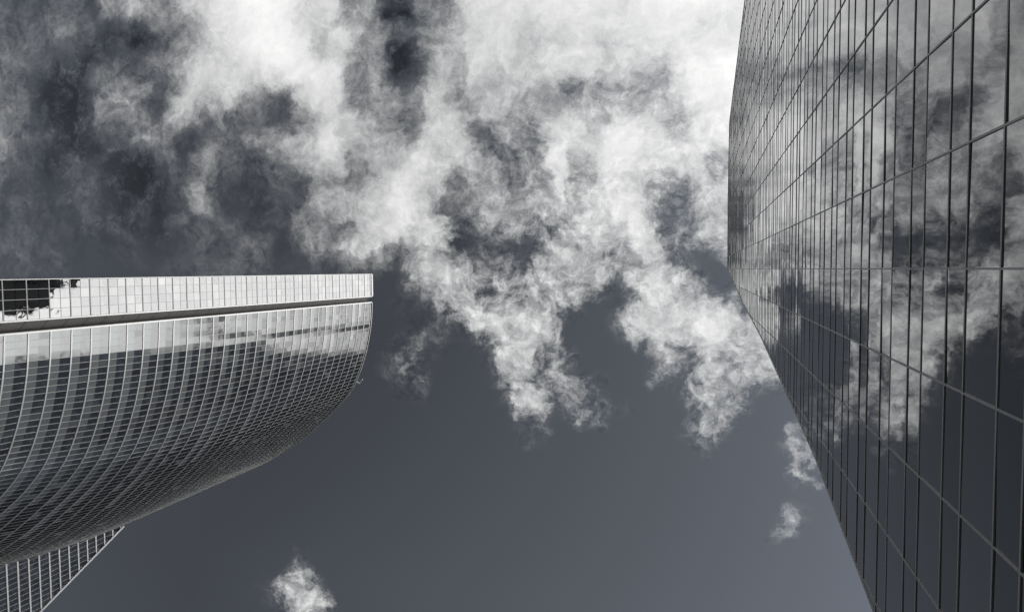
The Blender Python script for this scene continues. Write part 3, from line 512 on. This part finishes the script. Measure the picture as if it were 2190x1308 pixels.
# glazing
FH, ZA, ZB, BAY = 3.66, 18.55 + H, 20.75 + H, 3.325
zs = []
k = -6
while ZA + FH * k < 194:
    for z in (ZA + FH * k, ZB + FH * k):
        if 0.4 < z < 194.2:
            zs.append(z)
    k += 1
zs = [0.0] + zs + [196.4]
panels = []
for z0, z1 in zip(zs, zs[1:]):
    a0, b0 = ylim(z0 + 0.01); a1, b1 = ylim(min(z1, 194.0) - 0.01)
    if z1 > 195:
        continue
    kk = math.floor(min(a0, a1) / BAY)
    row_tilt = R_.gauss(0, 0.003)
    while kk * BAY < max(b0, b1):
        y0, y1 = kk * BAY, (kk + 1) * BAY
        c = [(max(y0, a0), z0), (min(y1, b0), z0), (min(y1, b1), z1), (max(y0, a1), z1)]
        kk += 1
        if c[1][0] - c[0][0] < 0.02 and c[2][0] - c[3][0] < 0.02:
            continue
        if c[1][0] < c[0][0]:
            c = [c[1], c[2], c[3]] if False else [((c[0][0] + c[1][0]) / 2, z0), c[2], c[3]]
        elif c[2][0] < c[3][0]:
            c = [c[0], c[1], ((c[2][0] + c[3][0]) / 2, z1)]
        ym, zm = sum(q[0] for q in c) / len(c), (z0 + z1) / 2
        ty, tz = row_tilt + R_.gauss(0, 0.0026), R_.gauss(0, 0.003)
        pts = [(D2 + (q[1] - zm) * ty + (q[0] - ym) * tz, q[0], q[1]) for q in c]
        panels.append((pts[::-1], 1 if z1 - z0 < 1.8 else 0))
# top strip under the sloping parapet
panels.append(([(D2, y, z) for y, z in [(-38.0, 190.3), (-18.5, 196.5), (0.0, 194.7), (0.06, 193.9), (-39, 189.9)]], 0))
place_panels(panels, tower_r, [M['dark_glass'], M['dark_glass_b']], OR)
# horizontal transoms
for z in zs[1:-1]:
    a, bb = ylim(z)
    mb = MB()
    mb.box(D2 - TR_P, D2 + 0.05, a, bb, z - 0.02, z + 0.06, 0)
    mb.box(D2 - 0.006, D2 + 0.05, a, bb, z - 0.085, z - 0.022, 1)
    mb.v = [L(v) for v in mb.v]
    mb.build('transom', None, tower_r, mats=[M['dark_metal'], M['joint']])
# vertical mullions
k = math.ceil(-58 / BAY)
while k * BAY < 18:
    y = k * BAY + 0.05
    zt = 0
    zz_ = 0.5
    while zz_ < 196.5:
        l_, r_ = ylim(zz_)
        if l_ is not None and l_ <= y <= r_:
            zt = zz_
        zz_ += 0.5
    if zt > 2:
        mb = MB()
        mb.box(D2 - 0.035, D2 + 0.05, y - 0.028, y + 0.028, 0.0, zt)
        mb.v = [L(v) for v in mb.v]
        mb.build('mullion', M['dark_metal'], tower_r)
    k += 1
# edge trims following the slanted corners and the parapet
mb = MB()
for (y0, z0), (y1, z1) in zip(RT, RT[1:]):
    w = 0.10
    d = math.hypot(y1 - y0, z1 - z0); ny, nz = -(z1 - z0) / d * w, (y1 - y0) / d * w
    mb.hexa([(D2 - 0.06, y0, z0), (D2 + 0.2, y0, z0), (D2 + 0.2, y0 - ny, z0 - nz), (D2 - 0.06, y0 - ny, z0 - nz)],
            [(D2 - 0.06, y1, z1), (D2 + 0.2, y1, z1), (D2 + 0.2, y1 - ny, z1 - nz), (D2 - 0.06, y1 - ny, z1 - nz)])
mb.v = [L(v) for v in mb.v]
mb.build('edge_trim', M['dark_metal'], tower_r)
# roof plant and roof garden, set back from the facade (it shows mirrored in the pale tower)
mb = MB()
mb.box(D2 + 8, D2 + 30, -36, 2.0, 186, 197)
mb.box(D2 + 12, D2 + 30, 2.0, 12.0, 150, 188)
mb.hexa([(D2 + 14, 2.0, 188), (D2 + 28, 2.0, 188), (D2 + 28, 11.5, 188), (D2 + 14, 11.5, 188)],
        [(D2 + 14, 2.0, 203), (D2 + 28, 2.0, 203), (D2 + 28, 10.2, 194), (D2 + 14, 10.2, 194)])
mb.v = [L(v) for v in mb.v]
mb.build('roof_plant', M['dark_body'], tower_r)
lf = MB()
spots = []
for i in range(46):
    if i % 2:
        spots.append((D2 + 12, 12.1 + R_.gauss(.2, .25), R_.uniform(158, 194), R_.uniform(.5, 1.0)))
    else:
        yy = R_.uniform(2, 12.2)
        spots.append((D2 + 14.5, yy, 205.2 - 1.12 * yy + R_.gauss(0, .6), R_.uniform(.6, 1.5)))
for sx, sy, sz, sr in spots:
    for i in range(60):
        c = Vector((sx + R_.gauss(0, sr * .5), sy + R_.gauss(0, sr * .33), sz + R_.gauss(0, sr * .8)))
        s = R_.uniform(.10, .30)
        a = Vector((R_.gauss(0, 1), R_.gauss(0, 1), R_.gauss(0, 1))).normalized() * s
        bv = a.cross(Vector((R_.gauss(0, 1), R_.gauss(0, 1), R_.gauss(0, 1)))).normalized() * s * .6
        lf.quad(L(c - a), L(c + bv), L(c + a), L(c - bv))
lf.build('roof_garden', M['leaf'], tower_r)

# ------------------------------------------------------------------ pale tower with the curved side (left)
D1 = 103.0
TOP = 201.05 + H
FL = 3.886
tower_l = empty('glass_tower', (-D1 - 45, 35, 0), 'pale glass tower with curved gridded side and flat bright strip beside a groove', 'skyscraper')
OL = (-D1 - 45, 35, 0)
def LL(v):
    return (v[0] - OL[0], v[1] - OL[1], v[2] - OL[2])
Y0 = 0.85
def y_slab(z):
    return 6.68 + 0.0061 * z
def y_shell(z):
    return 8.86 + 0.0059 * z
PLAN = [(-103.0, 10.05), (-103.75, 18.2), (-105.9, 27.4), (-109.6, 36.5), (-114.4, 42.9), (-120.4, 48.6), (-129.2, 55.9),
        (-138.0, 61.9), (-145.9, 66.2), (-153.8, 69.7)]
def catmull(pts, n=24):
    out = []
    for i in range(len(pts) - 1):
        p0 = Vector(pts[max(i - 1, 0)]); p1 = Vector(pts[i]); p2 = Vector(pts[i + 1]); p3 = Vector(pts[min(i + 2, len(pts) - 1)])
        if i == 0:
            p0 = p1 * 2 - p2
        for k in range(n):
            u = k / n
            out.append(0.5 * ((2 * p1) + (p2 - p0) * u + (2 * p0 - 5 * p1 + 4 * p2 - p3) * u * u + (3 * p1 - p0 - 3 * p2 + p3) * u ** 3))
    out.append(Vector(pts[-1]))
    return out
dense = catmull(PLAN)
acc = [0.0]
for a, b in zip(dense, dense[1:]):
    acc.append(acc[-1] + (b - a).length)
def plan_at(s):
    s = min(max(s, 0), acc[-1] - 1e-6)
    lo, hi = 0, len(acc) - 1
    while hi - lo > 1:
        mid_ = (lo + hi) // 2
        if acc[mid_] <= s:
            lo = mid_
        else:
            hi = mid_
    u = (s - acc[lo]) / (acc[hi] - acc[lo])
    return dense[lo].lerp(dense[hi], u)
NCOL = int(acc[-1] / 1.35)
DS = acc[-1] / NCOL
cols = [plan_at(i * DS) for i in range(NCOL + 1)]
nrm = []
for i in range(NCOL + 1):
    a = cols[max(i - 1, 0)]; b = cols[min(i + 1, NCOL)]
    tt = (b - a).normalized()
    nrm.append(Vector((tt.y, -tt.x)))          # outward: +x at the start, turning to +y
def taper(z):
    z = z - H
    if z >= 150:
        return 1.0
    if z > 85:
        return 1.0 - 0.000041 * (150 - z) ** 2
    return 1.0 - 0.000041 * 65 ** 2 - (85 - z) * 0.0014
def S(i, z, off=0.0):
    p, n = cols[i], nrm[i]
    k = taper(z)
    return (p.x + n.x * off, y_shell(z - H) + (p.y - 10.05) * k + n.y * off, z)
zk = []
k = 0
z = 79.75 + H + FL * 31
while z > 3:
    zk.append(z); z -= FL
zk = zk[::-1]                                   # floor lines, bottom to top
VIS = 62.0                                      # lower storeys are below the picture
# structural core behind all the glass
b = MB()
for z0, z1 in ((0.0, 40.0), (40.0, 86.0), (86.0, 120.0), (120.0, 150.0), (150.0, TOP - 0.3)):
    ring = []
    for z in (z0, z1):
        r = [(-D1 - 0.25, Y0 + 0.2, z), (-D1 - 0.25, y_slab(z) - 0.2, z), (-D1 - 2.4, y_slab(z) + 0.3, z), (-D1 - 2.6, y_shell(z - H) + 0.25, z)]
        r += [S(i, z, -0.45) for i in range(2, NCOL + 1, 3)]
        r += [(-166.0, 60.0, z), (-166.0, Y0 + 8, z), (-150.0, Y0 + 0.2, z)]
        ring.append([LL(v) for v in r])
    b.loft(ring)
b.build('building_core', M['core'], tower_l)
# --- flat bright strip
flat = MB()
YC = [0.0, 0.235, 0.49, 0.745, 1.0]
def YS(j, z):
    return Y0 + (y_slab(z) - Y0) * YC[j]
sp = []
zz2 = zk + [TOP]
for z0, z1 in zip(zz2, zz2[1:]):
    zm = z0 + FL * 0.52
    for za, zb in ((z0, zm), (zm, z1)):
        if zb <= za:
            continue
        for j in range(4):
            ty, tz = R_.gauss(0, 0.004), R_.gauss(0, 0.004)
            gp = 0.04
            c = [(YS(j, za) + gp, za + gp), (YS(j + 1, za) - gp, za + gp), (YS(j + 1, zb) - gp, zb - gp), (YS(j, zb) + gp, zb - gp)]
            ym = sum(q[0] for q in c) / 4; zmm = (za + zb) / 2
            sp.append(([(-D1 + (q[1] - zmm) * ty + (q[0] - ym) * tz, q[0], q[1]) for q in c], R_.choice((0, 0, 5, 5, 6))))
# --- curved side panels
tone = {}
def shade(i, k):
    g1 = math.sin(i * 0.9 + k * 0.31) + math.sin(i * 0.37 - k * 0.83)
    return g1
for f in range(len(zz2) - 1):
    z0, z1 = zz2[f], zz2[f + 1]
    zm = min(z0 + FL * 0.46, z1)
    for i in range(NCOL):
        for part, (za, zb) in enumerate(((z0, zm), (zm, z1))):
            if zb - za < 0.05:
                continue
            q = [S(i, za), S(i + 1, za), S(i + 1, zb), S(i, zb)]
            t1, t2 = R_.gauss(0, 0.0015), R_.gauss(0, 0.0015)
            n = nrm[i]
            sg = ((-1, -1), (1, -1), (1, 1), (-1, 1))
            q = [(v[0] + n.x * (a * t1 + b_ * t2), v[1] + n.y * (a * t1 + b_ * t2), v[2]) for v, (a, b_) in zip(q, sg)]
            if part == 0:
                # pale spandrels on the lower floors near the flat strip, dark glass elsewhere
                paleness = (132.0 - z0) / 22.0 + (20 - i) / 9.0 + 0.9 * math.sin(f * 1.7 + 1.0) + R_.gauss(0, 0.25)
                mi = 1 if paleness > 1.6 else 2 if paleness > -0.4 else 3 if R_.random() < .6 else 4
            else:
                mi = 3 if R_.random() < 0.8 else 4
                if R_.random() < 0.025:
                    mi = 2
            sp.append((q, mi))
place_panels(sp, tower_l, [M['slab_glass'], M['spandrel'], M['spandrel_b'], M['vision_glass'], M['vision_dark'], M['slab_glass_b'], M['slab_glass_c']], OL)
# --- floor bands and mullions of both
low = MB()
for z in zk:
    # flat strip: ledge in front and round its outer side
    mb = MB() if z > VIS else low
    y1 = y_slab(z)
    mb.box(-D1 - 0.15, -D1 + 0.07, Y0 - 0.05, y1, z - 0.09, z + 0.09)
    mb.box(-D1 - 9.0, -D1 - 0.152, Y0 - 0.10, Y0 + 0.15, z - 0.5, z + 0.5)
    if z > VIS:
        mb.v = [LL(v) for v in mb.v]
        mb.build('flat_floor_band', M['alu_grey'], tower_l)
    mb = MB() if z > VIS else low
    rings = []
    for i in range(NCOL + 1):
        rings.append([S(i, z - 0.12, -0.2), S(i, z - 0.12, 0.09), S(i, z + 0.12, 0.09), S(i, z + 0.12, -0.2)])
    mb.loft(rings)
    if z > VIS:
        mb.v = [LL(v) for v in mb.v]
        mb.build('floor_band', M['alu'], tower_l)
low.v = [LL(v) for v in low.v]
o = low.build('lower_floor_bands', M['alu'], tower_l)
o['kind'] = 'stuff'
zc_ = [0.0, 30.0, 50.0] + [z for z in zk if 50.5 < z < 155] + [TOP]
for i in range(1, NCOL):
    p, n = cols[i], nrm[i]
    tx, ty = -n.y * 0.032, n.x * 0.032
    rings = []
    for z in zc_:
        a, b_ = S(i, z, -0.1), S(i, z, 0.05)
        rings.append([(a[0] - tx, a[1] - ty, z), (b_[0] - tx, b_[1] - ty, z), (b_[0] + tx, b_[1] + ty, z), (a[0] + tx, a[1] + ty, z)])
    mb = MB(); mb.loft([[LL(v) for v in r] for r in rings])
    mb.build('mullion', M['alu_thin'], tower_l)
for j in range(1, 4):
    lo = [(-D1 - 0.1, YS(j, 0) - .04, 0), (-D1 + 0.05, YS(j, 0) - .04, 0), (-D1 + 0.05, YS(j, 0) + .04, 0), (-D1 - .1, YS(j, 0) + .04, 0)]
    hi = [(-D1 - 0.1, YS(j, TOP) - .04, TOP), (-D1 + 0.05, YS(j, TOP) - .04, TOP), (-D1 + 0.05, YS(j, TOP) + .04, TOP), (-D1 - .1, YS(j, TOP) + .04, TOP)]
    mb = MB(); mb.hexa([LL(v) for v in lo], [LL(v) for v in hi])
    mb.build('mullion', M['alu_grey'], tower_l)
# --- corner trims, parapets
def strip(pts0, pts1, name, mat):
    mb = MB(); mb.hexa([LL(v) for v in pts0], [LL(v) for v in pts1]); return mb.build(name, mat, tower_l)
def corner(z, w0, w1, x0=-D1 - 0.3, x1=-D1 + 0.12):
    return [(x0, w0, z), (x1, w0, z), (x1, w1, z), (x0, w1, z)]
strip(corner(0, Y0 - .12, Y0 - .002), corner(TOP, Y0 - .12, Y0 - .002), 'edge_trim', M['alu'])
strip(corner(0, y_slab(0) + .002, y_slab(0) + .2), corner(TOP, y_slab(TOP) + .002, y_slab(TOP) + .2), 'edge_trim', M['alu'])
strip(corner(0, y_shell(-H) - .25, y_shell(-H) - .002), corner(TOP, y_shell(TOP - H) - .25, y_shell(TOP - H) - .002), 'edge_trim', M['alu'])
mb = MB(); mb.box(-D1 - .3, -D1 + .13, Y0 - .13, y_slab(TOP) + .2, TOP - .001, TOP + .35); mb.v = [LL(v) for v in mb.v]
mb.build('parapet', M['alu'], tower_l)
rings = [[S(i, TOP - .05, -.3), S(i, TOP - .05, .2), S(i, TOP + .35, .2), S(i, TOP + .35, -.3)] for i in range(NCOL + 1)]
mb = MB(); mb.loft([[LL(v) for v in r] for r in rings]); mb.build('parapet', M['alu_thin'], tower_l)
# --- dark groove between them
gz = [0.0] + zk + [TOP - .2]
mb = MB()
for z0, z1 in zip(gz, gz[1:]):
    for (xa, xb, fa, fb) in ((-D1 - .3, -D1 - 2.2, 0.38, None),):
        A0 = (-D1 - .28, y_slab(z0) + .19, z0 + .05); A1 = (-D1 - .28, y_slab(z1) + .19, z1 - .05)
        B0 = (-D1 - 2.2, y_shell(z0 - H) - .24, z0 + .05); B1 = (-D1 - 2.2, y_shell(z1 - H) - .24, z1 - .05)
        mb.quad(LL(A0), LL(B0), LL(B1), LL(A1))
        C0 = (-D1 - .28, y_shell(z0 - H) - .242, z0 + .05); C1 = (-D1 - .28, y_shell(z1 - H) - .242, z1 - .05)
        mb.quad(LL(B0), LL(C0), LL(C1), LL(B1))
mb.build('groove', M['groove'], tower_l)
# --- lower wing with the sloping roof line, beyond the curve
XW = -165.0
WE = [(75.0, 161.0 + H), (87.6, 133.7 + H), (96.0, 115.0 + H), (96.0, 0.0)]
def wing_y(z):
    return interp(WE[::-1], z)
wb = MB()
wring0 = [(XW - .2, 55.0, 0), (XW - .2, 95.8, 0), (XW - .2, 95.8, 115 + H), (XW - .2, 75.0, 161 + H - .3), (XW - .2, 55.0, 165)]
wring1 = [(XW - 18, v[1] - 6, v[2]) for v in wring0]
wb.loft([[LL(v) for v in wring0], [LL(v) for v in wring1]])
wing = wb.build('wing', M['core'], tower_l)
wz = []
z = 161.0 + H - 1.2
while z > 60:
    wz.append(z); z -= 2.86
wp = MB()
for z1, z0 in zip(wz, wz[1:]):
    y = 58.0
    while y < wing_y(z1):
        ya, yb = y, min(y + 1.35, wing_y(z1)); y += 1.35
        for za, zb, mi in ((z0, z0 + 1.2, R_.choice((1, 2, 1))), (z0 + 1.2, z1, R_.choice((1, 1, 2)))):
            t1, t2 = R_.gauss(0, .006), R_.gauss(0, .006)
            wp.quad(LL((XW + t1, ya, za)), LL((XW + t2, yb, za)), LL((XW - t1, yb, zb)), LL((XW - t2, ya, zb)), mi)
o = wp.build('wing_glazing', None, wing, mats=[M['spandrel'], M['vision_glass'], M['vision_dark']])
for z in wz:
    mb = MB(); mb.box(XW - .15, XW + .2, 56.0, wing_y(z) - .05, z - .2, z + .2)
    mb.v = [LL(v) for v in mb.v]; mb.build('floor_band', M['alu'], wing)
y = 58.0 + 1.35 * 10
while y < 95.5:
    zt = 161.0 + H - 1.0 if y < 75 else 161.0 + H - (y - 75.0) * 2.17 if y < 87.6 else 133.7 + H - (y - 87.6) * 2.2
    mb = MB(); mb.box(XW - .12, XW + .1, y - .05, y + .05, 60.0, zt - .3)
    mb.v = [LL(v) for v in mb.v]; mb.build('mullion', M['alu_thin'], wing)
    y += 1.35
mb = MB()
for (y0, z0), (y1, z1) in zip(WE, WE[1:]):
    mb.hexa([LL(v) for v in ((XW - .3, y0, z0), (XW + .4, y0, z0), (XW + .4, y0 - .5, z0 - .2), (XW - .3, y0 - .5, z0 - .2))],
            [LL(v) for v in ((XW - .3, y1, z1), (XW + .4, y1, z1), (XW + .4, y1 - .5, z1 - .2), (XW - .3, y1 - .5, z1 - .2))])
mb.build('parapet', M['alu'], wing)
# --- roof and window-cleaning arm
mb = MB()
r = [(-D1 - .6, Y0 + .4, TOP), (-D1 - .6, y_slab(TOP), TOP), (-D1 - 2.5, y_shell(TOP - H) + .1, TOP)] + [S(i, TOP, -.6) for i in range(1, NCOL + 1, 2)] + [(-165, 60, TOP), (-165, Y0 + 9, TOP), (-150, Y0 + .4, TOP)]
mb.loft([[LL(v) for v in r], [LL((v[0], v[1], v[2] + .15)) for v in r]])
mb.build('roof', M['roofing'], tower_l)
def tube(mb, a, b, r0, r1, n=8):
    a, b = Vector(a), Vector(b); d = (b - a).normalized()
    u = d.cross(Vector((0, 0, 1)) if abs(d.z) < .9 else Vector((1, 0, 0))).normalized(); w = d.cross(u)
    mb.loft([[a + (u * math.cos(6.2832 * i / n) + w * math.sin(6.2832 * i / n)) * r0 for i in range(n)],
             [b + (u * math.cos(6.2832 * i / n) + w * math.sin(6.2832 * i / n)) * r1 for i in range(n)]])
mb = MB()
ca = Vector(S(18, TOP))
for i in range(NCOL):
    if cols[i].y > 37.2:
        ca = Vector(S(i, TOP)); break
base = Vector((ca.x - 3.0, ca.y - 2.4, TOP))
tube(mb, LL(base), LL(base + Vector((0, 0, 2.6))), .25, .2)
tube(mb, LL(base + Vector((0, 0, 2.5))), LL(ca + Vector((1.2, -.6, 2.2))), .2, .16)
tube(mb, LL(ca + Vector((1.2, -.6, 2.2))), LL(ca + Vector((2.4, -2.0, 1.9))), .16, .12)
mb.build('cleaning_arm', M['alu'], tower_l)
